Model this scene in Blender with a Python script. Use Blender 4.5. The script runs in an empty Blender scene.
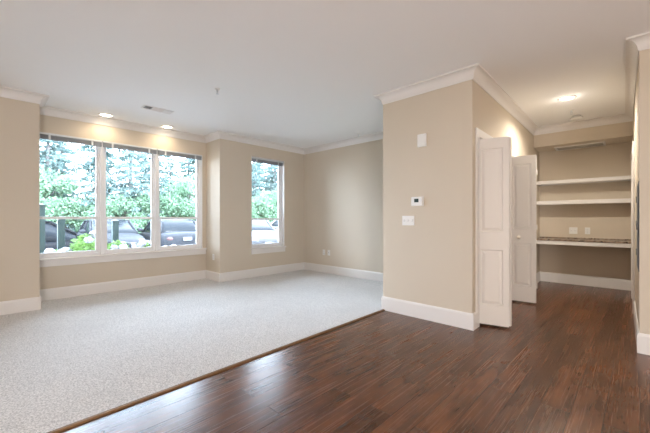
import bpy, bmesh, math, random
from mathutils import Vector, Matrix

sc = bpy.context.scene
COL = sc.collection
PI = math.pi
H = 2.74                      # ceiling height

# ------------------------------------------------------------------ camera
cam_d = bpy.data.cameras.new('camera'); cam = bpy.data.objects.new('camera', cam_d); COL.objects.link(cam)
cam.location = (0, 0, 1.17); cam.rotation_euler = (PI/2, 0, math.radians(43.93))
cam_d.sensor_fit = 'HORIZONTAL'; cam_d.sensor_width = 36; cam_d.lens = 36*327/650
cam_d.shift_y = 2.0/650; cam_d.clip_end = 400
sc.camera = cam

# ------------------------------------------------------------------ world, sun, lamps, exposure
sc.view_settings.view_transform = 'Standard'; sc.view_settings.look = 'None'
sc.view_settings.gamma = 1; sc.view_settings.exposure = 0.1
try: sc.view_settings.use_curve_mapping = False
except Exception: pass
w = bpy.data.worlds.new('overcast_sky'); sc.world = w; w.use_nodes = True
nt = w.node_tree; N = nt.nodes; bg = N['Background']
tc = N.new('ShaderNodeTexCoord'); mp = N.new('ShaderNodeMapping'); no = N.new('ShaderNodeTexNoise'); cr = N.new('ShaderNodeValToRGB')
mp.inputs['Scale'].default_value = (1, 1, 3); no.inputs['Scale'].default_value = 2.5; no.inputs['Detail'].default_value = 5
cr.color_ramp.elements[0].color = (.72, .87, 1.08, 1); cr.color_ramp.elements[0].position = .35
cr.color_ramp.elements[1].color = (.86, .97, 1.13, 1); cr.color_ramp.elements[1].position = .6
nt.links.new(tc.outputs['Generated'], mp.inputs[0]); nt.links.new(mp.outputs[0], no.inputs[0])
nt.links.new(no.outputs[0], cr.inputs[0]); nt.links.new(cr.outputs[0], bg.inputs[0])
SKY = 22; bg.inputs[1].default_value = SKY

def light(name, kind, loc, energy, color, rot=(0, 0, 0), **kw):
    d = bpy.data.lights.new(name, kind); d.energy = energy; d.color = color
    for k, v in kw.items(): setattr(d, k, v)
    o = bpy.data.objects.new(name, d); o.location = loc; o.rotation_euler = rot; COL.objects.link(o)
    o['kind'] = 'structure'
    return o
SUN = 8
light('sun', 'SUN', (0, 0, 20), SUN, (1, .97, .92), (math.radians(48), 0, math.radians(100)), angle=.15)
# daylight portals in the two windows (guide sky sampling, give off nothing themselves)
for nm, (y0, y1, z0, z1, x) in {'window_portal': (.5, 2.9, .6, 2.35, -6.3), 'window_portal.001': (3.64, 4.46, .56, 2.4, -5.78)}.items():
    o = light(nm, 'AREA', (x, (y0+y1)/2, (z0+z1)/2), 1, (1, 1, 1), (0, -PI/2, 0), shape='RECTANGLE', size=z1-z0, size_y=y1-y0)
    o.data.cycles.is_portal = True
# unseen point lights added behind the camera to fill the room and ceiling
FILL = (305, 5, 5, 5)      # watts of the four fill lights
light('fill_light_right', 'POINT', (1.6, -.8, 1.05), FILL[0], (1, .945, .91), shadow_soft_size=.3)
light('fill_light_rear', 'POINT', (.1, -1.5, 1.4), FILL[1], (1, .90, .80), shadow_soft_size=.35)
light('fill_light_mid', 'POINT', (-2.0, -2.4, 1.1), FILL[2], (1, .95, .9), shadow_soft_size=.35)
light('fill_light_left', 'POINT', (-4.2, -2.4, 1.6), FILL[3], (.95, .97, 1), shadow_soft_size=.35)

# ------------------------------------------------------------------ helpers
def tag(o, label=None, cat=None, group=None, kind=None):
    if label: o['label'] = label
    if cat: o['category'] = cat
    if group: o['group'] = group
    if kind: o['kind'] = kind
    return o
def mesh_obj(name, bm, m, parent=None, smooth=False, loc=None, rz=None):
    me = bpy.data.meshes.new(name); bmesh.ops.recalc_face_normals(bm, faces=bm.faces[:]); bm.to_mesh(me); bm.free()
    if smooth:
        for p in me.polygons: p.use_smooth = True
    for mm in (m if isinstance(m, (list, tuple)) else [m]): me.materials.append(mm)
    o = bpy.data.objects.new(name, me); COL.objects.link(o)
    if parent: o.parent = parent
    if loc is not None: o.location = loc
    if rz is not None: o.rotation_euler = (0, 0, rz)
    return o
def empty(name, loc=(0, 0, 0), rz=0, parent=None):
    o = bpy.data.objects.new(name, None); COL.objects.link(o); o.location = loc; o.rotation_euler = (0, 0, rz)
    o.empty_display_size = .1
    if parent: o.parent = parent
    return o
def copy_tree(o, parent=None):
    c = o.copy(); COL.objects.link(c)
    if parent: c.parent = parent
    for ch in list(o.children): copy_tree(ch, c)
    return c
def box(bm, x0, x1, y0, y1, z0, z1, bev=0, mi=0):
    r = bmesh.ops.create_cube(bm, size=1, matrix=Matrix.Translation(((x0+x1)/2, (y0+y1)/2, (z0+z1)/2)) @ Matrix.Diagonal((x1-x0, y1-y0, z1-z0, 1)))
    vs = r['verts']; fs = set(f for v in vs for f in v.link_faces)
    for f in fs: f.material_index = mi
    if bev > 0:
        es = list(set(e for v in vs for e in v.link_edges))
        r2 = bmesh.ops.bevel(bm, geom=es, offset=bev, segments=2, affect='EDGES', profile=.6)
        for f in r2['faces']: f.material_index = mi
    return vs
def cyl(bm, p, r, L, axis='z', seg=24, r2=None, mi=0):
    R = {'z': Matrix.Identity(4), 'x': Matrix.Rotation(PI/2, 4, 'Y'), 'y': Matrix.Rotation(-PI/2, 4, 'X')}[axis]
    k = bmesh.ops.create_cone(bm, cap_ends=True, segments=seg, radius1=r, radius2=r if r2 is None else r2, depth=L, matrix=Matrix.Translation(p) @ R)
    for v in k['verts']:
        for f in v.link_faces: f.material_index = mi
def tube(bm, pts, r, seg=6):
    pts = [Vector(p) for p in pts]; rings = []
    for i, p in enumerate(pts):
        t = (pts[min(i+1, len(pts)-1)]-pts[max(i-1, 0)]).normalized()
        a = t.orthogonal().normalized(); b = t.cross(a)
        rr = r[i] if isinstance(r, (list, tuple)) else r
        rings.append([bm.verts.new(p+a*rr*math.cos(2*PI*k/seg)+b*rr*math.sin(2*PI*k/seg)) for k in range(seg)])
    for A, B in zip(rings, rings[1:]):
        for k in range(seg): bm.faces.new((A[k], A[(k+1) % seg], B[(k+1) % seg], B[k]))
    bm.faces.new(rings[0]); bm.faces.new(rings[-1])
def lathe(bm, prof, c=(0, 0, 0), seg=32, flip=1):
    rings = []
    for r, z in prof:
        rings.append([bm.verts.new((c[0]+r*math.cos(2*PI*k/seg), c[1]+r*math.sin(2*PI*k/seg), c[2]+flip*z)) for k in range(seg)])
    for A, B in zip(rings, rings[1:]):
        for k in range(seg): bm.faces.new((A[k], A[(k+1) % seg], B[(k+1) % seg], B[k]))
    bm.faces.new(rings[0]); bm.faces.new(rings[-1])
def sweep(bm, path, prof, side=1):
    """sweep a profile (offset from wall, z) along a plan polyline, mitred; side=+1 pushes to the left of the path"""
    P = [Vector(p) for p in path]; n = len(P); offs = []
    for i in range(n):
        def nrm(a, b):
            d = (b-a).normalized(); return Vector((-d.y, d.x))*side
        if i == 0: m = nrm(P[0], P[1])
        elif i == n-1: m = nrm(P[-2], P[-1])
        else:
            a, b = nrm(P[i-1], P[i]), nrm(P[i], P[i+1]); m = (a+b)/(1+a.dot(b))
        offs.append(m)
    rings = [[bm.verts.new((P[i].x+offs[i].x*o, P[i].y+offs[i].y*o, z)) for o, z in prof] for i in range(n)]
    k = len(prof)
    for A, B in zip(rings, rings[1:]):
        for j in range(k): bm.faces.new((A[j], A[(j+1) % k], B[(j+1) % k], B[j]))
    bm.faces.new(rings[0]); bm.faces.new(rings[-1])

# ------------------------------------------------------------------ materials
def mat(name, col=(.8, .8, .8), rough=.5, metal=0, spec=.5, noise=None, bump=None, emit=None, coat=0):
    m = bpy.data.materials.new(name); m.use_nodes = True; t = m.node_tree; b = t.nodes['Principled BSDF']
    b.inputs['Base Color'].default_value = (*col, 1); b.inputs['Roughness'].default_value = rough; b.inputs['Metallic'].default_value = metal
    b.inputs['Specular IOR Level'].default_value = spec
    if coat: b.inputs['Coat Weight'].default_value = coat; b.inputs['Coat Roughness'].default_value = .05
    if emit: b.inputs['Emission Color'].default_value = (*emit[0], 1); b.inputs['Emission Strength'].default_value = emit[1]
    tcn = t.nodes.new('ShaderNodeTexCoord')
    if noise:      # (scale, dark factor, detail)
        n = t.nodes.new('ShaderNodeTexNoise'); n.inputs['Scale'].default_value = noise[0]; n.inputs['Detail'].default_value = 4
        r = t.nodes.new('ShaderNodeValToRGB'); r.color_ramp.elements[0].position = .3; r.color_ramp.elements[1].position = .7
        r.color_ramp.elements[0].color = (*[c*noise[1] for c in col], 1); r.color_ramp.elements[1].color = (*[min(1, c*(2-noise[1])) for c in col], 1)
        t.links.new(tcn.outputs['Object'], n.inputs[0]); t.links.new(n.outputs[0], r.inputs[0]); t.links.new(r.outputs[0], b.inputs['Base Color'])
    if bump:       # (scale, strength, distance)
        n = t.nodes.new('ShaderNodeTexNoise'); n.inputs['Scale'].default_value = bump[0]; n.inputs['Detail'].default_value = 3
        bp = t.nodes.new('ShaderNodeBump'); bp.inputs['Strength'].default_value = bump[1]; bp.inputs['Distance'].default_value = bump[2]
        t.links.new(tcn.outputs['Object'], n.inputs[0]); t.links.new(n.outputs[0], bp.inputs['Height']); t.links.new(bp.outputs[0], b.inputs['Normal'])
    return m
M_wall = mat('beige_paint', (.655, .577, .474), .75, noise=(1.2, .985), bump=(160, .12, .002), spec=.3)
M_ceil = mat('white_ceiling_paint', (.92, .92, .92), .9, bump=(120, .15, .002), spec=.2)
M_trim = mat('white_trim_paint', (.80, .775, .755), .35, spec=.45)
M_door = mat('white_door_paint', (.82, .79, .755), .4, bump=(60, .05, .001), spec=.45)
M_vinyl = mat('white_vinyl', (.90, .90, .92), .35)
M_plate = mat('white_plastic', (.86, .85, .83), .35)
M_slot = mat('dark_slot', (.06, .06, .06), .6)
M_blind = mat('grey_blind_slat', (.34, .37, .41), .55)
M_headrail = mat('pale_headrail', (.74, .77, .80), .4, metal=.2)
M_screen = mat('green_grey_screen', (.05, .08, .08), .15)
M_metal = mat('brushed_steel', (.30, .31, .32), .4, metal=.7, noise=(9, .8))
M_greypaint = mat('grey_panel_paint', (.22, .235, .25), .5, metal=.3, noise=(9, .8))
M_grille = mat('grey_grille', (.46, .44, .40), .6)
M_lampglow = mat('lamp_lens', (1, .95, .85), .5, emit=((1, .86, .64), 14))
M_brass = mat('bronze_transition', (.20, .11, .05), .4, metal=.3, noise=(30, .85))
M_knob = mat('porcelain_knob', (.85, .80, .72), .25)

# carpet
m = bpy.data.materials.new('cut_pile_carpet'); m.use_nodes = True; t = m.node_tree; b = t.nodes['Principled BSDF']; b.inputs['Roughness'].default_value = .95
b.inputs['Specular IOR Level'].default_value = .1; b.inputs['Sheen Weight'].default_value = .25
tcn = t.nodes.new('ShaderNodeTexCoord')
n1 = t.nodes.new('ShaderNodeTexNoise'); n1.inputs['Scale'].default_value = 105; n1.inputs['Detail'].default_value = 3; n1.inputs['Roughness'].default_value = .7
n2 = t.nodes.new('ShaderNodeTexNoise'); n2.inputs['Scale'].default_value = 2.2; n2.inputs['Detail'].default_value = 3
r1 = t.nodes.new('ShaderNodeValToRGB'); r1.color_ramp.elements[0].position = .34; r1.color_ramp.elements[1].position = .62
r1.color_ramp.elements[0].color = (.40, .39, .385, 1); r1.color_ramp.elements[1].color = (.88, .865, .85, 1)
mx = t.nodes.new('ShaderNodeMix'); mx.data_type = 'RGBA'; mx.blend_type = 'MULTIPLY'; mx.inputs[0].default_value = 1
r2 = t.nodes.new('ShaderNodeValToRGB'); r2.color_ramp.elements[0].position = .3; r2.color_ramp.elements[1].position = .7
r2.color_ramp.elements[0].color = (.93, .93, .93, 1); r2.color_ramp.elements[1].color = (1, 1, 1, 1)
bp = t.nodes.new('ShaderNodeBump'); bp.inputs['Strength'].default_value = .6; bp.inputs['Distance'].default_value = .01
L = t.links.new
L(tcn.outputs['Object'], n1.inputs[0]); L(tcn.outputs['Object'], n2.inputs[0]); L(n1.outputs[0], r1.inputs[0]); L(n2.outputs[0], r2.inputs[0])
L(r1.outputs[0], mx.inputs[6]); L(r2.outputs[0], mx.inputs[7]); L(mx.outputs[2], b.inputs['Base Color'])
L(n1.outputs[0], bp.inputs['Height']); L(bp.outputs[0], b.inputs['Normal'])
M_carpet = m

# wood planks: they run along Y
m = bpy.data.materials.new('dark_walnut_planks'); m.use_nodes = True; t = m.node_tree; b = t.nodes['Principled BSDF']
L = t.links.new
tcn = t.nodes.new('ShaderNodeTexCoord'); mp = t.nodes.new('ShaderNodeMapping'); mp.inputs['Rotation'].default_value = (0, 0, PI/2)
L(tcn.outputs['Object'], mp.inputs[0])
def brick(c1, c2, mort):
    k = t.nodes.new('ShaderNodeTexBrick'); k.offset = .37; k.offset_frequency = 2; k.squash = 1
    k.inputs['Scale'].default_value = 1; k.inputs['Brick Width'].default_value = 1.22; k.inputs['Row Height'].default_value = .152
    k.inputs['Mortar Size'].default_value = .0016; k.inputs['Mortar Smooth'].default_value = .1; k.inputs['Bias'].default_value = 0
    k.inputs['Color1'].default_value = c1; k.inputs['Color2'].default_value = c2; k.inputs['Mortar'].default_value = mort
    L(mp.outputs[0], k.inputs[0]); return k
k1 = brick((.0, .0, .0, 1), (1, 1, 1, 1), (.5, .5, .5, 1))
# per-plank random shifts the grain
vm = t.nodes.new('ShaderNodeVectorMath'); vm.operation = 'MULTIPLY_ADD'; vm.inputs[1].default_value = (7, 3, 5)
L(k1.outputs['Color'], vm.inputs[0]); L(mp.outputs[0], vm.inputs[2])
ms = t.nodes.new('ShaderNodeMapping'); ms.inputs['Scale'].default_value = (1.6, 70, 1); L(vm.outputs[0], ms.inputs[0])
ng = t.nodes.new('ShaderNodeTexNoise'); ng.inputs['Scale'].default_value = 1; ng.inputs['Detail'].default_value = 7; ng.inputs['Roughness'].default_value = .62; ng.inputs['Distortion'].default_value = .15
L(ms.outputs[0], ng.inputs[0])
rg = t.nodes.new('ShaderNodeValToRGB'); e = rg.color_ramp.elements; e[0].position = .12; e[0].color = (.066, .0245, .0098, 1); e[1].position = .88; e[1].color = (.158, .064, .027, 1)
x = e.new(.5); x.color = (.115, .043, .0165, 1); L(ng.outputs[0], rg.inputs[0])
ml = t.nodes.new('ShaderNodeMapping'); ml.inputs['Scale'].default_value = (2.0, 7, 1); L(vm.outputs[0], ml.inputs[0])
nl = t.nodes.new('ShaderNodeTexNoise'); nl.inputs['Scale'].default_value = 1.6; nl.inputs['Detail'].default_value = 3; L(ml.outputs[0], nl.inputs[0])
rl = t.nodes.new('ShaderNodeValToRGB'); rl.color_ramp.elements[0].position = .3; rl.color_ramp.elements[0].color = (.60, .58, .56, 1); rl.color_ramp.elements[1].position = .7; rl.color_ramp.elements[1].color = (1.3, 1.25, 1.2, 1)
L(nl.outputs[0], rl.inputs[0])
m1 = t.nodes.new('ShaderNodeMix'); m1.data_type = 'RGBA'; m1.blend_type = 'MULTIPLY'; m1.inputs[0].default_value = 1; L(rg.outputs[0], m1.inputs[6]); L(rl.outputs[0], m1.inputs[7])
rp = t.nodes.new('ShaderNodeValToRGB'); rp.color_ramp.elements[0].color = (.74, .72, .70, 1); rp.color_ramp.elements[1].color = (1.22, 1.2, 1.18, 1); L(k1.outputs['Color'], rp.inputs[0])
m2 = t.nodes.new('ShaderNodeMix'); m2.data_type = 'RGBA'; m2.blend_type = 'MULTIPLY'; m2.inputs[0].default_value = 1; L(m1.outputs[2], m2.inputs[6]); L(rp.outputs[0], m2.inputs[7])
m3 = t.nodes.new('ShaderNodeMix'); m3.data_type = 'RGBA'; L(k1.outputs['Fac'], m3.inputs[0]); L(m2.outputs[2], m3.inputs[6]); m3.inputs[7].default_value = (.012, .006, .004, 1)
L(m3.outputs[2], b.inputs['Base Color'])
rr = t.nodes.new('ShaderNodeMapRange'); rr.inputs['To Min'].default_value = .24; rr.inputs['To Max'].default_value = .30; L(ng.outputs[0], rr.inputs[0]); L(rr.outputs[0], b.inputs['Roughness'])
b.inputs['Specular IOR Level'].default_value = .52
bp = t.nodes.new('ShaderNodeBump'); bp.inputs['Strength'].default_value = .2; bp.inputs['Distance'].default_value = .0015; L(ng.outputs[0], bp.inputs['Height'])
bp2 = t.nodes.new('ShaderNodeBump'); bp2.invert = True; bp2.inputs['Strength'].default_value = .5; bp2.inputs['Distance'].default_value = .002; L(k1.outputs['Fac'], bp2.inputs['Height']); L(bp.outputs[0], bp2.inputs['Normal'])
L(bp2.outputs[0], b.inputs['Normal'])
M_wood = m
M_wand = mat('clear_wand_plastic', (.95, .96, .98), .2); M_wand.node_tree.nodes['Principled BSDF'].inputs['Transmission Weight'].default_value = .9

# window glass: clear, with its fresnel reflection
def glass_mat(name, tint, refl=1.0):
    m = bpy.data.materials.new(name); m.use_nodes = True; t = m.node_tree; t.nodes.clear()
    o = t.nodes.new('ShaderNodeOutputMaterial'); tr = t.nodes.new('ShaderNodeBsdfTransparent'); gl = t.nodes.new('ShaderNodeBsdfGlossy'); fr = t.nodes.new('ShaderNodeFresnel'); mi = t.nodes.new('ShaderNodeMixShader')
    tr.inputs[0].default_value = (*tint, 1); gl.inputs['Roughness'].default_value = .02; fr.inputs[0].default_value = 1.45
    t.links.new(fr.outputs[0], mi.inputs[0]); t.links.new(tr.outputs[0], mi.inputs[1]); t.links.new(gl.outputs[0], mi.inputs[2]); t.links.new(mi.outputs[0], o.inputs[0])
    return m
M_glass = glass_mat('window_glass', (.96, .99, 1.0))

# granite
m = mat('speckled_granite', (.3, .25, .2), .25); t = m.node_tree; b = t.nodes['Principled BSDF']
tcn = t.nodes.new('ShaderNodeTexCoord'); vo = t.nodes.new('ShaderNodeTexVoronoi'); vo.inputs['Scale'].default_value = 60
rv = t.nodes.new('ShaderNodeValToRGB'); rv.color_ramp.interpolation = 'CONSTANT'; e = rv.color_ramp.elements
e[0].color = (.05, .035, .03, 1); e[1].position = .3; e[1].color = (.30, .21, .15, 1); x = e.new(.55); x.color = (.36, .29, .23, 1); x = e.new(.8); x.color = (.48, .42, .35, 1); x = e.new(.9); x.color = (.14, .09, .07, 1)
t.links.new(tcn.outputs['Object'], vo.inputs[0]); t.links.new(vo.outputs['Color'], rv.inputs[0]); t.links.new(rv.outputs[0], b.inputs['Base Color'])
M_granite = m

# outdoors
M_asphalt = mat('pale_asphalt', (.22, .22, .225), .9, noise=(40, .8))
M_lawn = mat('lawn', (.07, .12, .05), .95, noise=(6, .7))
M_bark = mat('bark', (.12, .105, .10), .9, noise=(14, .6))
def leafmat(name, c):
    m = mat(name, c, .6, noise=(1.3, .75)); b = m.node_tree.nodes['Principled BSDF']
    out = m.node_tree.nodes['Material Output']; tl = m.node_tree.nodes.new('ShaderNodeBsdfTranslucent'); tl.inputs[0].default_value = (*[min(1, k*1.3) for k in c], 1)
    mi = m.node_tree.nodes.new('ShaderNodeMixShader'); mi.inputs[0].default_value = .35
    m.node_tree.links.new(b.outputs[0], mi.inputs[1]); m.node_tree.links.new(tl.outputs[0], mi.inputs[2]); m.node_tree.links.new(mi.outputs[0], out.inputs[0])
    return m
M_conifer = leafmat('conifer_needles', (.120, .178, .168))
M_leaf = leafmat('spring_leaves', (.145, .235, .150))
M_hydleaf = leafmat('hydrangea_leaves', (.13, .235, .06))
M_flower = mat('pale_flowers', (.24, .24, .28), .8, bump=(70, .8, .02))
M_postgreen = mat('green_painted_post', (.012, .030, .030), .5)
M_tyre = mat('tyre', (.008, .008, .008), .8)
M_rim = mat('alloy_rim', (.07, .07, .075), .4)
M_carglass = mat('car_glass', (.014, .017, .021), .15, spec=.08)
M_lens = mat('headlamp_lens', (.12, .125, .13), .2, spec=.3)
M_tail = mat('tail_lamp_lens', (.085, .045, .045), .3, spec=.2)
M_plateblue = mat('licence_plate', (.12, .125, .14), .5)

# ------------------------------------------------------------------ ROOM SHELL
TH = math.radians(1.5); OX, OY = -1.265, 3.54          # the hall is turned a little against the living room
def hall(o): o.location = (OX, OY, 0); o.rotation_euler = (0, 0, TH); return o
def HP(u, v, z=0): return (OX+u*math.cos(TH)-v*math.sin(TH), OY+u*math.sin(TH)+v*math.cos(TH), z)
def struct(name, bm, m, h=False, smooth=False, parent=None):
    o = mesh_obj(name, bm, m, parent, smooth)
    if not parent: o['kind'] = 'structure'
    if h: hall(o)
    return o
XC = -2.322
def prism(bm, pts, z0, z1):
    A = [bm.verts.new((*p, z0)) for p in pts]; B = [bm.verts.new((*p, z1)) for p in pts]; n = len(pts)
    bm.faces.new(A); bm.faces.new(B)
    for k in range(n): bm.faces.new((A[k], A[(k+1) % n], B[(k+1) % n], B[k]))
EA, EB, EC = (-2.235, -3.6), (-2.352, 3.54), (-2.352, 8.2)      # the line where carpet meets wood
bm = bmesh.new(); prism(bm, [EA, (4.2, -3.6), (4.2, 8.2), EC, EB], -.1, 0); struct('floor_wood', bm, M_wood)
bm = bmesh.new(); prism(bm, [(-6.2, -3.6), (EA[0]-.012, -3.6), (EB[0]-.012, 3.54), (EB[0]-.012, 5.25), (-6.2, 5.25)], -.1, .012); struct('floor_carpet', bm, M_carpet)
bm = bmesh.new(); box(bm, -6.3, 4.2, -3.6, 8.2, H, H+.2); struct('ceiling', bm, M_ceil)
bm = bmesh.new()
sweep(bm, [(EA[0], -3.6), (EB[0], 3.54)], [(-.014, .0), (-.014, .005), (-.006, .013), (.008, .015), (.014, .012), (.014, .0)])
struct('trim_transition_strip', bm, M_brass)

WX, SX, LX = -6.05, -5.515, -5.515
Y0, Y1 = .478, 2.962       # bay between the two corners
bm = bmesh.new()          # window wall, with the opening
oy0, oy1, oz0, oz1 = .36, 2.89, .575, 2.385
box(bm, WX-.2, WX, Y0-.3, oy0, 0, H); box(bm, WX-.2, WX, oy1, Y1+.1, 0, H); box(bm, WX-.2, WX, oy0, oy1, 0, oz0); box(bm, WX-.2, WX, oy0, oy1, oz1, H)
struct('wall_window', bm, M_wall)
bm = bmesh.new(); box(bm, WX-.2, LX, Y0-.2, Y0, 0, H); box(bm, LX-.2, LX, -3.5, Y0-.2, 0, H); struct('wall_left', bm, M_wall)
bm = bmesh.new()
sy0, sy1, sz0, sz1 = 3.635, 4.465, .555, 2.405
box(bm, WX-.2, SX, Y1, Y1+.2, 0, H); box(bm, SX-.2, SX, Y1+.2, sy0, 0, H); box(bm, SX-.2, SX, sy1, 5.25, 0, H)
box(bm, SX-.2, SX, sy0, sy1, 0, sz0); box(bm, SX-.2, SX, sy0, sy1, sz1, H)
struct('wall_narrow_window', bm, M_wall)
bm = bmesh.new(); box(bm, SX, -1.5, 5.045, 5.245, 0, H); struct('wall_far', bm, M_wall)
# closet block: front face, left side, hall side with the bifold opening
PL = -2.375
bm = bmesh.new()
box(bm, PL, OX-.11, 3.54, 3.65, 0, H); box(bm, PL, PL+.11, 3.65, 5.045, 0, H)
struct('wall_partition', bm, M_wall)
HB = 3.70; HW = 1.272; dv0, dv1, dz = .175, 1.70, 2.055
bm = bmesh.new()
box(bm, -.11, 0, 0, dv0, 0, H); box(bm, -.11, 0, dv0, dv1, dz, H); box(bm, -.11, 0, dv1, HB, 0, H)
struct('wall_hall_left', bm, M_wall, True)
bm = bmesh.new(); box(bm, -1.0, -.11, dv1+.1, dv1+.2, 0, H); struct('wall_closet_end', bm, M_wall, True)
bm = bmesh.new(); box(bm, -.2, 1.5, HB, HB+.15, 0, H); struct('wall_pantry_back', bm, M_wall, True)
RV = .38
bm = bmesh.new(); vs = box(bm, HW, 4.9, RV, HB+.15, 0, H)
struct('wall_right', bm, M_wall, True)
bm = bmesh.new(); box(bm, 0, HW, 3.15, HB, 2.415, H); struct('wall_soffit', bm, M_wall, True)
bm = bmesh.new(); box(bm, -5.7, 4.0, -3.6, -3.4, 0, H); struct('wall_rear', bm, M_wall)
bm = bmesh.new(); box(bm, 3.6, 3.8, -3.4, 4.2, 0, H); struct('wall_kitchen', bm, M_wall)

# crown moulding: cove profile (offset from wall, z)
cw, chh = .088, .112
CROWN = [(0, H-chh), (.008, H-chh)]
for i in range(9):
    a = PI/2*i/8
    CROWN.append((.012+(cw-.024)*(1-math.cos(a)), H-chh+.012+(chh-.028)*math.sin(a)))
CROWN += [(cw, H-.016), (cw, H), (0, H)]
BASE = [(0, 0), (.016, 0), (.016, .150), (.012, .165), (.006, .174), (0, .174)]
def run(name, path, prof, side, h=False):
    bm = bmesh.new(); sweep(bm, path, prof, side); o = struct(name, bm, M_trim, h); return o
farY = 5.045
pathA = [(LX, -3.4), (LX, Y0), (WX, Y0), (WX, Y1), (SX, Y1), (SX, farY), (PL, farY), (PL, 3.54), (OX-.005, 3.54)]
pathW = pathA[:-1]+[(OX, 3.54)]
run('trim_crown', pathW+[HP(0, 3.15)[:2], HP(HW, 3.15)[:2], HP(HW, RV)[:2], HP(4.7, RV)[:2]], CROWN, -1)
run('baseboard_living', pathW+[HP(0, dv0-.086)[:2]], BASE, -1)
hb = .0
# hall runs in the hall's own frame
pathH = [(-.005, -.0), (0, 0), (0, 3.15), (HW, 3.15), (HW, RV), (2.6, RV)]
run('baseboard_pantry', [(0, dv1+.09), (0, HB), (HW, HB), (HW, 3.06)], BASE, -1, True)
run('baseboard_right', [(HW, 1.9), (HW, RV), (4.7, RV)], BASE, -1, True)
# casing of the closet opening in the hall
def casing(name, v0, v1, zt, u, side, wd=.085, th=.018, h=True):
    bm = bmesh.new(); s = side
    def bx(a, b2, z0, z1): box(bm, min(u, u+s*th), max(u, u+s*th), a, b2, z0, z1, .004)
    bx(v0-wd, v0, 0, zt+wd); bx(v1, v1+wd, 0, zt+wd); bx(v0, v1, zt, zt+wd)
    return bm
bm = casing('c', dv0, dv1, dz, 0, 1)
for a, b2 in ((dv0, dv0+.015), (dv1-.015, dv1)): box(bm, -.11, .0, a, b2, 0, dz)
box(bm, -.11, 0, dv0, dv1, dz-.015, dz); box(bm, -.07, -.04, dv0+.015, dv1-.015, dz-.04, dz-.015)
struct('trim_closet_casing', bm, M_trim, True)

# door on the right wall, seen almost edge-on
d3 = empty('door_3'); hall(d3); tag(d3, kind='structure')
bm = casing('c', 2.02, 2.97, 2.03, HW, -1, .09, .022); mesh_obj('door_casing', bm, M_trim, d3)
bm = bmesh.new(); box(bm, HW-.012, HW+.0, 2.02, 2.97, .01, 2.03, .002); mesh_obj('door_leaf', bm, M_door, d3)

# ------------------------------------------------------------------ WINDOWS
def sash(bm, x0, x1, ya, yb, za, zb, w_=.035):
    box(bm, x0, x1, ya, ya+w_, za, zb, .003); box(bm, x0, x1, yb-w_, yb, za, zb, .003)
    box(bm, x0, x1, ya+w_, yb-w_, za, za+w_, .003); box(bm, x0, x1, ya+w_, yb-w_, zb-w_, zb, .003)
def window_unit(root, x, ya, yb, za, zb, zm, fw):
    bm = bmesh.new(); sash(bm, x-.07, x, ya, yb, za, zb, fw); mesh_obj('window_frame', bm, M_vinyl, root)
    a, b2, c, d = ya+fw, yb-fw, za+fw, zb-fw
    bm = bmesh.new(); sash(bm, x-.060, x-.035, a, b2, zm-.015, d, .026); up = mesh_obj('upper_sash', bm, M_vinyl, root)
    bm = bmesh.new(); box(bm, x-.050, x-.046, a+.02, b2-.02, zm, d-.02); mesh_obj('glass_pane', bm, M_glass, up)
    bm = bmesh.new(); sash(bm, x-.034, x-.008, a, b2, c, zm+.022, .036)
    box(bm, x-.008, x+.004, (a+b2)/2-.03, (a+b2)/2+.03, zm+.006, zm+.020, .003)
    lo = mesh_obj('lower_sash', bm, M_vinyl, root)
    bm = bmesh.new(); box(bm, x-.024, x-.020, a+.03, b2-.03, c+.03, zm-.01); mesh_obj('glass_pane', bm, M_glass, lo)
w1 = empty('window_1', (0, 0, 0)); tag(w1, kind='structure')
units = [(.36, 1.265), (1.265, 2.07), (2.07, 2.875)]
for ya, yb in units: window_unit(w1, WX-.045, ya, yb, .60, 2.385, 1.175, .042)
bm = bmesh.new()
for y in (1.265, 2.07): box(bm, WX-.046, WX-.012, y-.022, y+.022, .6, 2.385, .004)
box(bm, WX-.12, WX-.003, 2.875, 2.89, .6, 2.385)
mesh_obj('mullion', bm, M_vinyl, w1)
bm = bmesh.new(); box(bm, WX-.11, WX+.045, Y0+.005, Y1-.004, .575, .603, .006); box(bm, WX+.001, WX+.020, Y0+.01, Y1-.01, .487, .575, .004); mesh_obj('window_sill', bm, M_trim, w1)
w2 = empty('window_2', (0, 0, 0)); tag(w2, kind='structure')
window_unit(w2, SX-.085, sy0, sy1, sz0+.02, sz1, 1.155, .040)
bm = bmesh.new(); box(bm, SX-.085, SX-.001, sy0-.0, sy0+.008, sz0, sz1); box(bm, SX-.085, SX-.001, sy1-.008, sy1, sz0, sz1); box(bm, SX-.085, SX-.001, sy0, sy1, sz1-.008, sz1); mesh_obj('window_jamb', bm, M_trim, w2)
bm = bmesh.new(); box(bm, SX-.12, SX+.04, sy0-.012, sy1+.02, sz0-.0, sz0+.026, .006); box(bm, SX+.001, SX+.018, sy0-.005, sy1+.012, sz0-.092, sz0, .004); mesh_obj('window_sill', bm, M_trim, w2)

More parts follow.
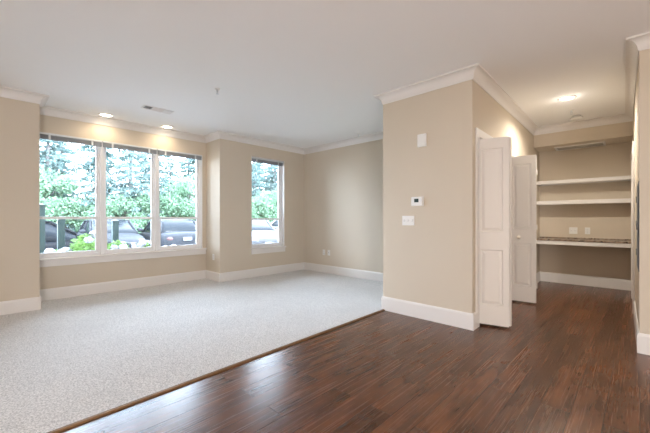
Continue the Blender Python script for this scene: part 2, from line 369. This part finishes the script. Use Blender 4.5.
# mini blinds drawn up to the head of each window
def blind(x, ya, yb, zt, label, wand=True, slat_drop=.062):
    r = empty('mini_blind', (x, (ya+yb)/2, zt)); hw = (yb-ya)/2
    tag(r, label, 'window blind', 'raised mini blinds at the window heads')
    bm = bmesh.new(); box(bm, -.022, .022, -hw, hw, -.026, 0, .003); mesh_obj('headrail', bm, M_headrail, r)
    bm = bmesh.new(); n = 9
    for i in range(n):
        z = -.030-i*(slat_drop-.008)/n; box(bm, -.017, .017, -hw+.008, hw-.008, z-.0035, z)
    box(bm, -.017, .017, -hw+.008, hw-.008, -.030-slat_drop-.002, -.030-slat_drop+.008, .002)
    mesh_obj('slat_stack', bm, M_blind, r)
    for y in (-hw+.13, hw-.13):
        bm = bmesh.new(); box(bm, .018, .0255, y-.012, y+.012, -.034-slat_drop, .0, .002); mesh_obj('ladder_clip', bm, M_headrail, r)
    if wand:
        bm = bmesh.new(); tube(bm, [(.026, -hw+.20, -.02), (.028, -hw+.20, -.5), (.028, -hw+.20, -.9)], .0028, 6); mesh_obj('tilt_wand', bm, M_wand, r)
        bm = bmesh.new(); tube(bm, [(.026, hw-.16, -.02), (.027, hw-.16, -.75)], .002, 5); cyl(bm, (.027, hw-.16, -.77), .005, .03, 'z', 8, .002); mesh_obj('lift_cord', bm, M_wand, r)
blind(WX+.0, .50, 1.262, 2.382, 'raised grey mini blind over the wide window section with the green posts outside')
blind(WX+.0, 1.270, 2.066, 2.382, 'raised grey mini blind over the middle section of the wide three-part window')
blind(WX+.0, 2.074, 2.872, 2.382, 'raised grey mini blind over the wide window section next to the narrow return wall')
blind(SX-.045, sy0+.012, sy1-.012, sz1-.012, 'raised grey mini blind at the head of the narrow single window', False)

# ------------------------------------------------------------------ BIFOLD DOORS
def raised_panel(bm, x0, x1, z0, z1, y, s):
    """groove + raised field on face y (s = outward direction)"""
    g = .013; steps = [(0, 0), (.006, -g), (.014, -g), (.040, -.001), (.040, -.001)]
    rings = []
    for ins, dep in steps[:4]:
        rings.append([bm.verts.new(p) for p in ((x0+ins, y+s*dep, z0+ins), (x1-ins, y+s*dep, z0+ins), (x1-ins, y+s*dep, z1-ins), (x0+ins, y+s*dep, z1-ins))])
    for A, B in zip(rings, rings[1:]):
        for k in range(4): bm.faces.new((A[k], A[(k+1) % 4], B[(k+1) % 4], B[k]))
    bm.faces.new(rings[-1])
def leaf_mesh(wd, hh=2.015, th=.034):
    bm = bmesh.new(); st = .055; pz = [(.215, .81), (1.005, 1.905)]
    for s, y in ((-1, 0), (1, th)):
        xs = [0, st, wd-st, wd]; zs = [0, pz[0][0], pz[0][1], pz[1][0], pz[1][1], hh]
        for i in range(3):
            for j in range(5):
                if i == 1 and j in (1, 3): raised_panel(bm, xs[1], xs[2], zs[j], zs[j+1], y, s)
                else: bm.faces.new([bm.verts.new(p) for p in ((xs[i], y, zs[j]), (xs[i+1], y, zs[j]), (xs[i+1], y, zs[j+1]), (xs[i], y, zs[j+1]))])
    for q in (((0, 0), (0, th)), ((wd, 0), (wd, th))):
        bm.faces.new([bm.verts.new(p) for p in ((*q[0], 0), (*q[1], 0), (*q[1], hh), (*q[0], hh))])
    for z in (0, hh): bm.faces.new([bm.verts.new(p) for p in ((0, 0, z), (wd, 0, z), (wd, th, z), (0, th, z))])
    bmesh.ops.remove_doubles(bm, verts=bm.verts[:], dist=1e-5)
    bmesh.ops.bevel(bm, geom=[e_ for e_ in bm.edges if abs(e_.calc_face_angle(0)) > 1.4], offset=.002, segments=1, affect='EDGES')
    return bm
def leaf(root, p, q, knob=None):
    a = math.atan2(q[1]-p[1], q[0]-p[0]); o = mesh_obj('door_leaf', leaf_mesh(.325), M_door, root, loc=(p[0], p[1], .022), rz=a)
    if knob is not None:
        bm = bmesh.new(); cyl(bm, (0, -.012, 0), .008, .024, 'y', 12)
        bmesh.ops.create_uvsphere(bm, u_segments=18, v_segments=12, radius=.024, matrix=Matrix.Translation((0, -.034, 0)) @ Matrix.Diagonal((1, .72, 1, 1)))
        mesh_obj('door_knob', bm, M_knob, o, True, loc=(knob, 0, .888))
    return o
d1 = empty('door_1'); hall(d1); tag(d1, kind='structure')
leaf(d1, (-.040, .208), (.277, .280)); leaf(d1, (-.04, .37), (.275, .322))
d2 = empty('door_2'); hall(d2); tag(d2, kind='structure')
leaf(d2, (-.030, 1.600), (.293, 1.628), knob=.125); leaf(d2, (-.035, 1.64), (.292, 1.668))
for dd, vv, hu in ((d1, .30, .276), (d2, 1.665, .293)):      # hinges between the folded leaves
    for z in (.25, 1.05, 1.80):
        bm = bmesh.new(); cyl(bm, (hu+.004, vv+.015, z), .004, .07, 'z', 10); box(bm, hu, hu+.003, vv-.01, vv+.04, z-.035, z+.035); mesh_obj('hinge', bm, M_door, dd)

# ------------------------------------------------------------------ PANTRY SHELVES
def shelf(z0, z1, vf, label, name='wall_shelf'):
    r = empty(name, HP(HW/2, HB, z0), TH); tag(r, label, 'shelf')
    k = HW/2-.002; d = HB-vf
    bm = bmesh.new(); box(bm, -k, k, -d+.020, -.001, z1-.022-z0, z1-z0-.002, .001); mesh_obj('board', bm, M_trim, r)
    bm = bmesh.new(); box(bm, -k, k, -d, -d+.019, 0, z1-z0, .004); mesh_obj('front_edge', bm, M_trim, r)
    bm = bmesh.new(); box(bm, -k+.02, k-.02, -.020, -.001, 0, z1-z0-.023, .002)
    for s in (-1, 1): box(bm, min(s*k, s*(k-.019)), max(s*k, s*(k-.019)), -d+.021, -.001, 0, z1-z0-.023, .002)
    mesh_obj('support_cleat', bm, M_trim, r)
    return r
shelf(1.780, 1.842, 3.40, 'empty white shelf across the pantry alcove, the topmost one just under the soffit')
shelf(1.418, 1.484, 3.40, 'empty white shelf across the pantry alcove, between the topmost shelf and the granite ledge')
r = empty('counter_ledge', HP(HW/2, HB, .72), TH); tag(r, 'low white ledge with a speckled brown granite top in the pantry alcove', 'counter')
k = HW/2-.002
bm = bmesh.new(); box(bm, -k, k, -.45, -.43, 0, .065, .003); box(bm, -k, k, -.43, -.001, .04, .064); mesh_obj('ledge_board', bm, M_trim, r)
bm = bmesh.new(); box(bm, -k, k, -.46, -.001, .0655, .092, .004); mesh_obj('granite_top', bm, M_granite, r)
bm = bmesh.new(); box(bm, -k, k, -.019, -.001, .093, .112, .002); mesh_obj('granite_upstand', bm, M_granite, r)

# grille under the soffit
r = empty('air_grille', HP(.61, 3.51, 2.415), TH); tag(r, 'long narrow grey grille in a white frame under the pantry soffit', 'air vent')
bm = bmesh.new(); W_, D_ = .34, .165
box(bm, -W_, W_, -D_, -D_+.03, -.018, 0, .003); box(bm, -W_, W_, D_-.03, D_, -.018, 0, .003); box(bm, -W_, -W_+.03, -D_+.03, D_-.03, -.018, 0, .003); box(bm, W_-.03, W_, -D_+.03, D_-.03, -.018, 0, .003)
mesh_obj('grille_frame', bm, M_trim, r)
bm = bmesh.new(); box(bm, -W_+.03, W_-.03, -D_+.03, D_-.03, -.003, 0)
for i in range(13):
    y = -D_+.045+i*.0205; box(bm, -W_+.03, W_-.03, y-.003, y+.003, -.014, -.003)
mesh_obj('louver', bm, M_grille, r)

# ------------------------------------------------------------------ WALL PLATES  (local: x along wall, -y into the room, z up)
def plate(name, loc, rz, w_, h_, label, cat, kind, group=None):
    r = empty(name, loc, rz); tag(r, label, cat, group)
    bm = bmesh.new(); box(bm, -w_/2, w_/2, -.006, 0, -h_/2, h_/2, .002); mesh_obj('cover_plate', bm, M_plate, r)
    gangs = kind if isinstance(kind, list) else [kind]; gw = w_/len(gangs)
    for i, g in enumerate(gangs):
        cx = -w_/2+gw*(i+.5)
        if g == 'outlet':
            for z in (-.02, .02):
                bm = bmesh.new(); box(bm, cx-.016, cx+.016, -.009, -.006, z-.014, z+.014, .001); s = mesh_obj('socket', bm, M_plate, r)
                bm = bmesh.new()
                for dx in (-.006, .006): box(bm, cx+dx-.0012, cx+dx+.0012, -.0096, -.0085, z-.002, z+.007)
                cyl(bm, (cx, -.0092, z-.008), .0022, .001, 'y', 8)
                mesh_obj('slot', bm, M_slot, s)
        elif g == 'switch':
            bm = bmesh.new(); box(bm, cx-.006, cx+.006, -.008, -.006, -.013, .013, .0008); box(bm, cx-.0045, cx+.0045, -.016, -.007, .0, .009, .002); mesh_obj('toggle', bm, M_plate, r)
            bm = bmesh.new()
            box(bm, cx-.0075, cx-.0062, -.0066, -.0058, -.014, .014); box(bm, cx+.0062, cx+.0075, -.0066, -.0058, -.014, .014); mesh_obj('toggle_slot', bm, M_slot, r)
        elif g == 'jack':
            bm = bmesh.new(); box(bm, cx-.008, cx+.008, -.010, -.006, -.008, .008, .001); cyl(bm, (cx, -.012, .0), .004, .008, 'y', 10); mesh_obj('jack', bm, M_metal, r)
    return r
plate('wall_outlet', (-5.75, Y1, .45), 0, .072, .116, 'white wall outlet low on the narrow return wall beside the wide window', 'outlet', 'outlet')
plate('wall_outlet', (-4.89, farY, .445), 0, .072, .116, 'white wall outlet low on the far wall, nearer the corner of the pair', 'outlet', 'outlet')
plate('wall_jack', (-4.745, farY, .445), 0, .072, .116, 'white cable jack plate low on the far wall, farther from the corner of the pair', 'wall plate', 'jack')
plate('switch_plate', (-2.013, 3.54, 1.145), 0, .162, .116, 'white three-toggle light switch plate on the partition below the thermostat', 'light switch', ['switch']*3)
plate('switch_plate', HP(.508, HB, .955), TH, .118, .116, 'white two-gang plate on the pantry wall above the granite ledge', 'light switch', ['switch']*2)
plate('wall_outlet', HP(.705, HB, .955), TH, .072, .116, 'white wall outlet above the granite ledge in the pantry alcove', 'outlet', 'outlet')
# door chime / sensor box high on the partition
r = empty('chime_box', (-1.83, 3.54, 2.08)); tag(r, 'small white rectangular chime box high on the partition wall', 'chime')
bm = bmesh.new(); box(bm, -.055, .055, -.022, 0, -.075, .075, .006); mesh_obj('housing', bm, M_plate, r)
bm = bmesh.new(); box(bm, -.051, .051, -.024, -.022, -.071, .071, .0008); mesh_obj('front_cover', bm, M_plate, r)
# thermostat
r = empty('thermostat', (-1.89, 3.54, 1.372)); tag(r, 'white thermostat with a dark screen on the partition wall', 'thermostat')
bm = bmesh.new(); box(bm, -.078, .078, -.008, 0, -.055, .055, .004); box(bm, -.070, .070, -.030, -.008, -.050, .050, .007); mesh_obj('housing', bm, M_plate, r)
bm = bmesh.new(); box(bm, -.030, .026, -.0315, -.0295, -.012, .030, .001); mesh_obj('screen', bm, M_screen, r)
bm = bmesh.new()
for z in (-.02, .0, .02): box(bm, .040, .056, -.0325, -.0295, z-.006, z+.006, .001)
mesh_obj('button', bm, M_plate, r)
# breaker panel on the hall side of the right wall
r = empty('breaker_panel', HP(HW, .61, 1.10), TH); tag(r, 'narrow dark grey metal breaker panel on the wall at the hall entrance, seen edge-on', 'electrical panel')
bm = bmesh.new(); box(bm, -.005, 0, -.20, .17, -.40, .40, .002); mesh_obj('panel_frame', bm, M_greypaint, r)
bm = bmesh.new(); box(bm, -.010, -.005, -.18, .145, -.375, .375, .002); dd = mesh_obj('panel_door', bm, M_greypaint, r)
bm = bmesh.new(); box(bm, -.020, -.010, -.165, -.14, -.03, .03, .002)
mesh_obj('latch', bm, M_metal, dd)
for z in (-.25, 0.02, .25):
    bm = bmesh.new(); cyl(bm, (-.010, .148, z), .006, .06, 'z', 8); mesh_obj('hinge', bm, M_metal, r)

# ------------------------------------------------------------------ CEILING FIXTURES
CW, CH, CG = 14, 170, .008
def can_light(x, y, label, energy, col, rad=.075, size=1.9):
    r = empty('recessed_light', (x, y, H)); tag(r, label, 'ceiling light', 'recessed ceiling lights')
    bm = bmesh.new(); lathe(bm, [(rad, -.002), (rad+.004, -.008), (rad+.022, -.007), (rad+.025, 0), (rad, 0)], seg=36); mesh_obj('trim_ring', bm, M_trim, r, True)
    bm = bmesh.new(); lathe(bm, [(.002, -.004), (rad*.6, -.007), (rad, -.003), (rad, 0), (.002, 0)], seg=32); mesh_obj('lens', bm, M_lampglow, r, True)
    l = light('recessed_lamp', 'SPOT', (x, y, H-.012), energy, col, spot_size=size+.9, spot_blend=.7, shadow_soft_size=.06)
    g = light('recessed_glow', 'POINT', (0, 0, 0), CG*energy, col, shadow_soft_size=.05); del g['kind']; g.parent = r; g.location = (0, 0, -.085)
    del l['kind']; l.parent = r; l.location = (0, 0, -.012); return r
can_light(-5.835, 1.27, 'glowing recessed light by the crown over the wide window, nearer the wall jutting out', CW, (1, .80, .55))
can_light(-5.835, 2.16, 'glowing recessed light by the crown over the wide window, nearer the sprinkler and vent', CW, (1, .80, .55))
hx, hy, _ = HP(.625, 1.70)
can_light(hx, hy, 'bright glowing recessed light in the hall ceiling outside the pantry', CH, (1, .92, .80))
# smoke detector
sx, sy, _ = HP(.635, 2.72)
r = empty('smoke_detector', (sx, sy, H)); tag(r, 'round white smoke detector on the hall ceiling near the pantry', 'smoke detector')
bm = bmesh.new(); lathe(bm, [(.002, -.0), (.055, 0), (.057, -.018), (.078, -.022), (.080, -.040), (.066, -.052), (.040, -.060), (.002, -.061)], seg=36); mesh_obj('housing', bm, M_plate, r, True)
bm = bmesh.new(); lathe(bm, [(.066, -.030), (.0815, -.030), (.0815, -.033), (.066, -.033)], seg=36); mesh_obj('sensing_slot', bm, M_grille, r, True)
# sprinklers
def sprinkler(x, y, label):
    r = empty('fire_sprinkler', (x, y, H)); tag(r, label, 'sprinkler', 'pendant fire sprinklers')
    bm = bmesh.new(); lathe(bm, [(.002, 0), (.034, 0), (.032, -.006), (.014, -.009), (.002, -.009)], seg=24); mesh_obj('escutcheon', bm, M_plate, r, True)
    bm = bmesh.new(); cyl(bm, (0, 0, -.022), .009, .028, 'z', 12)
    for s in (-1, 1): tube(bm, [(s*.008, 0, -.03), (s*.014, 0, -.045), (s*.004, 0, -.058)], .0025, 6)
    mesh_obj('frame_arm', bm, M_headrail, r, True)
    bm = bmesh.new(); cyl(bm, (0, 0, -.060), .018, .003, 'z', 18); mesh_obj('deflector', bm, M_headrail, r)
sprinkler(-3.69, 1.95, 'small sprinkler head on the living room ceiling nearest the camera')
sprinkler(-3.76, 4.80, 'small sprinkler head on the living room ceiling near the far wall')
px_, py_, _ = HP(.61, 2.33); sprinkler(px_, py_, 'small sprinkler head on the hall ceiling beside the smoke detector')
# supply register
r = empty('ceiling_register', (-5.0, 1.72, H)); tag(r, 'rectangular white ceiling register with open grey louvers near the wide window', 'air vent')
bm = bmesh.new(); a_, b_ = .085, .20
box(bm, -a_, -a_+.02, -b_, b_, -.007, 0, .002); box(bm, a_-.02, a_, -b_, b_, -.007, 0, .002); box(bm, -a_+.02, a_-.02, -b_, -b_+.02, -.007, 0, .002); box(bm, -a_+.02, a_-.02, b_-.02, b_, -.007, 0, .002); box(bm, -a_+.02, a_-.02, -.08, -.07, -.008, 0, .001); box(bm, -a_+.02, a_-.02, .07, .08, -.008, 0, .001)
mesh_obj('register_frame', bm, M_trim, r)
bm = bmesh.new(); box(bm, -a_+.02, a_-.02, -b_+.02, b_-.02, -.001, 0); mesh_obj('duct_opening', bm, M_slot, r)
bm = bmesh.new()
for i in range(6):
    x = -a_+.03+i*.023; vs = box(bm, x-.008, x+.008, -.07, .07, -.008, -.0065); bmesh.ops.rotate(bm, verts=vs, cent=(x, 0, -.007), matrix=Matrix.Rotation(-.7, 3, 'Y'))
for (p, q) in ((-b_+.025, -.082), (.082, b_-.025)):
    y = p
    while y < q: 
        vs = box(bm, -a_+.02, a_-.02, y-.007, y+.007, -.008, -.0065); bmesh.ops.rotate(bm, verts=vs, cent=(0, y, -.007), matrix=Matrix.Rotation(-.7 if p > 0 else .7, 3, 'X')); y += .02
mesh_obj('louver', bm, M_trim, r)

# ------------------------------------------------------------------ OUTDOORS
GZ = -.30
bm = bmesh.new(); box(bm, -60, -8.3, -25, 60, GZ-.2, GZ); struct('ground_parking', bm, M_asphalt)
bm = bmesh.new(); box(bm, -8.1, -6.26, -25, 60, GZ-.2, GZ+.03); struct('ground_bed', bm, M_lawn)
bm = bmesh.new(); box(bm, -8.3, -8.1, -25, 60, GZ-.2, GZ+.12, .02); struct('ground_kerb', bm, mat('kerb_concrete', (.22, .22, .21), .9, noise=(12, .85)))
bm = bmesh.new(); box(bm, -70, -17.5, -25, 60, GZ, GZ+.05); struct('ground_verge', bm, M_lawn)

def loft(bm, secs, mi=0):
    rings = [[bm.verts.new(p) for p in s] for s in secs]
    k = len(secs[0])
    for A, B in zip(rings, rings[1:]):
        for j in range(k): bm.faces.new((A[j], A[(j+1) % k], B[(j+1) % k], B[j]))
    bm.faces.new(rings[0]); bm.faces.new(rings[-1])
def car(loc, rz, paint, label, suv=False):
    r = empty('car', loc, rz); tag(r, label, 'car', 'cars parked outside the windows')
    Lh = 2.35; Wd = .92; top = 1.66 if suv else 1.42; hood = .98 if suv else .86; belt = 1.02 if suv else .90
    st = [(-2.35, .80, .45, belt-.14), (-2.28, .86, .28, belt-.02), (-1.9, Wd, .22, belt+.02), (-1.0, Wd, .20, belt), (0, Wd, .20, belt-.02), (.75, Wd, .20, belt-.01), (1.2, Wd-.01, .20, hood), (1.8, Wd-.03, .22, hood-.06), (2.15, .84, .26, hood-.14), (2.32, .74, .34, hood-.28), (2.36, .70, .42, hood-.36)]
    secs = []
    for x, w_, zb, zt in st:
        mid = (zb+zt)/2
        half = [(w_*.90, zb), (w_, zb+.12), (w_*1.0, mid), (w_*.985, zt-.12), (w_*.93, zt-.03), (w_*.78, zt), (w_*.3, zt+.03)]
        secs.append([(x, y, z) for y, z in half]+[(x, -y, z) for y, z in reversed(half)])
    bm = bmesh.new(); loft(bm, secs); o = mesh_obj('body', bm, paint, r, True)
    sb = o.modifiers.new('sub', 'SUBSURF'); sb.levels = 1; sb.render_levels = 1
    # cabin
    rear = -2.15 if suv else -1.75
    cs = [(1.05, .74, hood+.0, hood+.02), (.75, .745, hood-.02, hood+.17), (.15, .68, belt, top-.03), (-.4, .67, belt, top), (-1.1, .66, belt, top-.02), (rear+.35 if suv else -1.3, .65, belt, top-.06), (rear, .70, belt, belt+.04)]
    secs = []
    for x, w_, zb, zt in cs:
        wb = .83; f_ = (zt-zb)
        half = [(wb, zb-.04), (wb-(wb-w_)*.5, zb+f_*.5), (w_, zt-.05*min(1, f_)), (w_*.85, zt), (w_*.3, zt+.02)]
        secs.append([(x, y, z) for y, z in half]+[(x, -y, z) for y, z in reversed(half)])
    bm = bmesh.new(); loft(bm, secs); mesh_obj('cabin_glass', bm, M_carglass, r, True)
    # roof skin and pillars
    bm = bmesh.new(); xs = [.12, -.4, -1.1, rear+.4 if suv else -1.28]; zs = [top-.03, top, top-.02, top-.06]
    for (xa, za), (xb, zb_) in zip(list(zip(xs, zs))[:-1], list(zip(xs, zs))[1:]):
        q = [bm.verts.new(p) for p in ((xa, -.67, za-.03), (xa, -.5, za+.025), (xa, .5, za+.025), (xa, .67, za-.03), (xb, .67, zb_-.03), (xb, .5, zb_+.025), (xb, -.5, zb_+.025), (xb, -.67, zb_-.03))]
        bm.faces.new((q[0], q[1], q[6], q[7])); bm.faces.new((q[1], q[2], q[5], q[6])); bm.faces.new((q[2], q[3], q[4], q[5]))
    for s in (-1, 1):
        tube(bm, [(1.02, s*.80, hood), (.14, s*.685, top-.04)], .035, 6); tube(bm, [(-.45, s*.835, belt-.02), (-.45, s*.685, top-.03)], .035, 6)
        tube(bm, [(rear+.02, s*.80, belt), (xs[-1], s*.67, zs[-1]-.02)], .055, 6); tube(bm, [(.14, s*.685, top-.035), (-1.1, s*.685, top-.04), (xs[-1], s*.67, zs[-1]-.02)], .03, 6)
    mesh_obj('roof', bm, paint, r, True)
    for x in (1.42, -1.42):
        for s in (-1, 1):
            bm = bmesh.new(); lathe(bm, [(.19, -.10), (.31, -.11), (.335, -.07), (.335, .07), (.31, .11), (.19, .10)], seg=28)
            bmesh.ops.rotate(bm, verts=bm.verts[:], matrix=Matrix.Rotation(PI/2, 3, 'X')); wh = mesh_obj('wheel', bm, M_tyre, r, True, loc=(x, s*.83, .335))
            bm = bmesh.new(); cyl(bm, (0, s*.085, 0), .2, .03, 'y', 28)
            for k_ in range(5):
                a = k_*2*PI/5; vs = box(bm, -.02, .02, s*.10-.01, s*.10+.01, .03, .19); bmesh.ops.rotate(bm, verts=vs, cent=(0, 0, 0), matrix=Matrix.Rotation(a, 3, 'Y'))
            mesh_obj('rim', bm, M_rim, wh)
    for s in (-1, 1):
        bm = bmesh.new(); bmesh.ops.create_uvsphere(bm, u_segments=16, v_segments=10, radius=.13, matrix=Matrix.Translation((2.12, s*.64, hood-.24)) @ Matrix.Diagonal((1.1, 1.25, .62, 1))); mesh_obj('headlight', bm, M_lens, r, True)
        bm = bmesh.new(); bmesh.ops.create_uvsphere(bm, u_segments=14, v_segments=10, radius=.1, matrix=Matrix.Translation((.72, s*1.0, belt+.08)) @ Matrix.Diagonal((.7, 1.1, .75, 1))); tube(bm, [(.72, s*.84, belt), (.72, s*.95, belt+.05)], .025); mesh_obj('side_mirror', bm, paint, r, True)
    bm = bmesh.new(); box(bm, 2.27, 2.385, -.42, .42, hood-.42, hood-.28, .02)
    for i in range(4): box(bm, 2.38, 2.392, -.4, .4, hood-.405+i*.033, hood-.398+i*.033)
    mesh_obj('grille', bm, M_slot, r)
    bm = bmesh.new(); box(bm, 2.36, 2.40, -.16, .16, hood-.57, hood-.44, .004); mesh_obj('licence_plate', bm, M_plateblue, r)
    for s in (-1, 1):
        bm = bmesh.new(); bmesh.ops.create_uvsphere(bm, u_segments=16, v_segments=10, radius=.12, matrix=Matrix.Translation((-2.27, s*.64, belt-.22)) @ Matrix.Diagonal((.8, 1.2, .75, 1))); mesh_obj('tail_light', bm, M_tail, r, True)
    bm = bmesh.new(); box(bm, -2.395, -2.33, -.17, .17, belt-.31, belt-.17, .004); mesh_obj('rear_licence_plate', bm, M_plateblue, r)
    return r
P_black = mat('black_car_paint', (.006, .0075, .010), .45, spec=.06); P_slate = mat('slate_car_paint', (.026, .028, .033), .45, spec=.06)
P_silver = mat('silver_car_paint', (.09, .095, .105), .3, spec=.3); P_white = mat('white_car_paint', (.17, .175, .18), .3, spec=.3)
car((-12.0, 1.0, GZ), PI/2+.05, P_black, 'black car parked side-on beyond the green posts outside the wide window', False)
car((-15.4, 5.75, GZ), PI-.06, P_slate, 'slate car with its rear to the house, tail light and plate above the sill', False)
car((-14.4, 9.6, GZ), -.30, P_silver, 'silver car facing the house, seen low in the narrow window', False)
car((-16.0, 3.6, GZ), -.04, P_slate, 'dark car facing the house, behind the post in the middle window section', False)
car((-17.0, 14.8, GZ), PI/2, P_white, 'white car parked crosswise at the wood edge beyond the silver car', False)

# posts
for x, y, zt, lb in ((-7.4, .66, 1.42, 'dark green post outside, tallest of the three, against the window edge'), (-7.4, .93, 1.20, 'teal green post outside, in front of the black car'), (-7.4, 1.76, 1.14, 'dark green post standing among hydrangeas outside the middle window section')):
    r = empty('garden_post', (x, y, GZ+.03)); tag(r, lb, 'post', 'green posts outside the wide window')
    bm = bmesh.new(); box(bm, -.052, .052, -.052, .052, 0, zt-GZ-.06, .006); mesh_obj('shaft', bm, M_postgreen, r)
    bm = bmesh.new(); hgt = zt-GZ-.06; box(bm, -.062, .062, -.062, .062, hgt, hgt+.015, .003)
    rr_ = bmesh.ops.create_cone(bm, cap_ends=True, segments=4, radius1=.082, radius2=.01, depth=.03, matrix=Matrix.Translation((0, 0, hgt+.03)) @ Matrix.Rotation(PI/4, 4, 'Z')); mesh_obj('cap', bm, M_postgreen, r)

# foliage
def leafquad(bm, p, s, rnd, nrm=None):
    a = Vector((rnd.gauss(0, 1), rnd.gauss(0, 1), rnd.gauss(0, 1))).normalized(); b_ = a.orthogonal().normalized()
    if rnd.random() < .5: b_ = a.cross(b_)
    c = a.cross(b_)*.15*s; a = a*s; b_ = b_*s*.5
    v = [bm.verts.new(p-a), bm.verts.new(p+b_+c), bm.verts.new(p+a), bm.verts.new(p-b_+c)]
    bm.faces.new((v[0], v[1], v[2])); bm.faces.new((v[0], v[2], v[3]))
def conifer(seed, hh, rad):
    rnd = random.Random(seed); fo = bmesh.new(); tr = bmesh.new()
    tube(tr, [(0, 0, 0), (.05, 0, hh*.5), (0, 0, hh)], [.17, .10, .02], 8)
    z = hh*.08
    while z < hh*.98:
        t_ = 1-z/hh; R = rad*(t_**.8)*rnd.uniform(.8, 1.1)+.15
        for k_ in range(rnd.randint(4, 6)):
            a = rnd.uniform(0, 2*PI); L_ = R*rnd.uniform(.7, 1.15); d = Vector((math.cos(a), math.sin(a), 0))
            tip = d*L_+Vector((0, 0, z-.22*L_)); root = Vector((0, 0, z))
            if L_ > .5: tube(tr, [root, tip], [.022, .006], 4)
            n = int(14+46*L_)
            for i in range(n):
                s = (i+rnd.random())/n; p = root.lerp(tip, s)
                sp = .30*L_*(1-s)*1.2+.06
                side = Vector((-d.y, d.x, 0))*rnd.uniform(-1, 1)*sp
                leafquad(fo, p+side+Vector((0, 0, rnd.uniform(-.12, .03)-.12*abs(side.length))), rnd.uniform(.055, .12), rnd)
        z += hh*rnd.uniform(.026, .04)
    return fo, tr
def broadleaf(seed, hh, rad, s0=.08, n=6500, base=.2):
    rnd = random.Random(seed); fo = bmesh.new(); tr = bmesh.new()
    tube(tr, [(0, 0, 0), (.08, .03, hh*.4), (0, 0, hh*.8)], [.13, .09, .03], 8)
    blobs = []
    for i in range(16):
        a = rnd.uniform(0, 2*PI); q = rad*math.sqrt(rnd.random())*.75; z = hh*rnd.uniform(base+.12, .9)
        c = Vector((math.cos(a)*q, math.sin(a)*q, z)); blobs.append((c, rad*rnd.uniform(.28, .5))); tube(tr, [(0, 0, z*.7), c], [.04, .01], 5)
    for i in range(n):
        c, R = rnd.choice(blobs); v = Vector((rnd.gauss(0, 1), rnd.gauss(0, 1), rnd.gauss(0, 1))).normalized()*R*(rnd.random()**.4)
        leafquad(fo, c+Vector((v.x, v.y, v.z*.85)), rnd.uniform(.7, 1.3)*s0, rnd)
    return fo, tr
def make_tree(name, fo, tr, m, loc):
    r = empty(name, loc); mesh_obj('foliage', fo, m, r); mesh_obj('trunk', tr, M_bark, r); return r
protoC = [make_tree('conifer_tree', *conifer(s, h_, r_), M_conifer, (0, 0, GZ)) for s, h_, r_ in ((1, 9.0, 2.1), (2, 10.5, 2.4), (3, 7.6, 1.9))]
protoB = [make_tree('broadleaf_tree', *broadleaf(s, h_, r_), M_leaf, (0, 0, GZ)) for s, h_, r_ in ((5, 3.3, 1.7), (6, 2.6, 1.5))]
rnd = random.Random(7); used = set()
spots = []
for i in range(15):
    spots.append(('c', -21.5-rnd.uniform(0, 2.5), -1+i*1.75+rnd.uniform(-.5, .5)))
for i in range(14):
    spots.append(('c', -27-rnd.uniform(0, 3), -1+i*2.4+rnd.uniform(-.7, .7)))
for i in range(13):
    spots.append(('b', -20.2-rnd.uniform(0, 1.2), .2+i*1.75+rnd.uniform(-.4, .4)))
for i, (kd, x, y) in enumerate(spots):
    pr = protoC if kd == 'c' else protoB; j = i % len(pr)
    if (kd, j) in used: o = copy_tree(pr[j])
    else: o = pr[j]; used.add((kd, j))
    o.location = (x, y, GZ+.04); s = rnd.uniform(.85, 1.15); o.scale = (s, s, s*rnd.uniform(.92, 1.08)); o.rotation_euler = (0, 0, rnd.uniform(0, 2*PI))
    if kd == 'c': tag(o, 'blue-green conifer in the hazy wood beyond the parked cars', 'tree', 'conifers beyond the parking lot')
    else: tag(o, 'light green leafy tree growing low at the wood edge behind the cars', 'tree', 'leafy trees at the wood edge')

# hydrangeas
def hydrangea(loc, hh, rad, nf, seed, label, fz=.75):
    rnd = random.Random(seed); r = empty('hydrangea_bush', loc); tag(r, label, 'shrub', 'hydrangea bushes outside the wide window')
    fo = bmesh.new(); stm = bmesh.new()
    for i in range(14):
        a = rnd.uniform(0, 2*PI); q = rad*.7*rnd.random(); tube(stm, [(0, 0, 0), (math.cos(a)*q, math.sin(a)*q, hh*.8)], .008, 4)
    for i in range(900):
        v = Vector((rnd.gauss(0, 1), rnd.gauss(0, 1), rnd.gauss(0, 1))).normalized()*(rnd.random()**.35)
        leafquad(fo, Vector((v.x*rad, v.y*rad, hh*.55+v.z*hh*.45)), rnd.uniform(.035, .075), rnd)
    mesh_obj('foliage', fo, M_hydleaf, r); mesh_obj('stem', stm, M_bark, r)
    for i in range(nf):
        a = rnd.uniform(0, 2*PI); e_ = rnd.uniform(.15, 1.25); d = Vector((math.cos(a)*math.cos(e_)*rad, math.sin(a)*math.cos(e_)*rad, hh*.55+math.sin(e_)*hh*.48))
        bm = bmesh.new(); bmesh.ops.create_icosphere(bm, subdivisions=3, radius=.068*rnd.uniform(.8, 1.2))
        for v in bm.verts: v.co *= rnd.uniform(.88, 1.08); v.co.z *= .8
        mesh_obj('flower_head', bm, M_flower, r, loc=d)
hydrangea((-7.05, 1.22, GZ+.03), 1.18, .30, 7, 11, 'tall bright green hydrangea bush with a few pale flowers outside the first window section')
hydrangea((-7.0, .86, GZ+.03), .92, .26, 9, 12, 'low hydrangea bush with pale flower heads below the teal green post')
hydrangea((-7.1, 1.72, GZ+.03), 1.02, .28, 7, 13, 'hydrangea bush around the foot of the dark green post outside the middle section')
hydrangea((-7.05, 2.20, GZ+.03), .96, .30, 14, 14, 'hydrangea bush covered in pale flower heads outside the middle window section')
hydrangea((-7.2, 2.75, GZ+.03), .84, .30, 10, 15, 'short flowering hydrangea bush below the slate car outside')
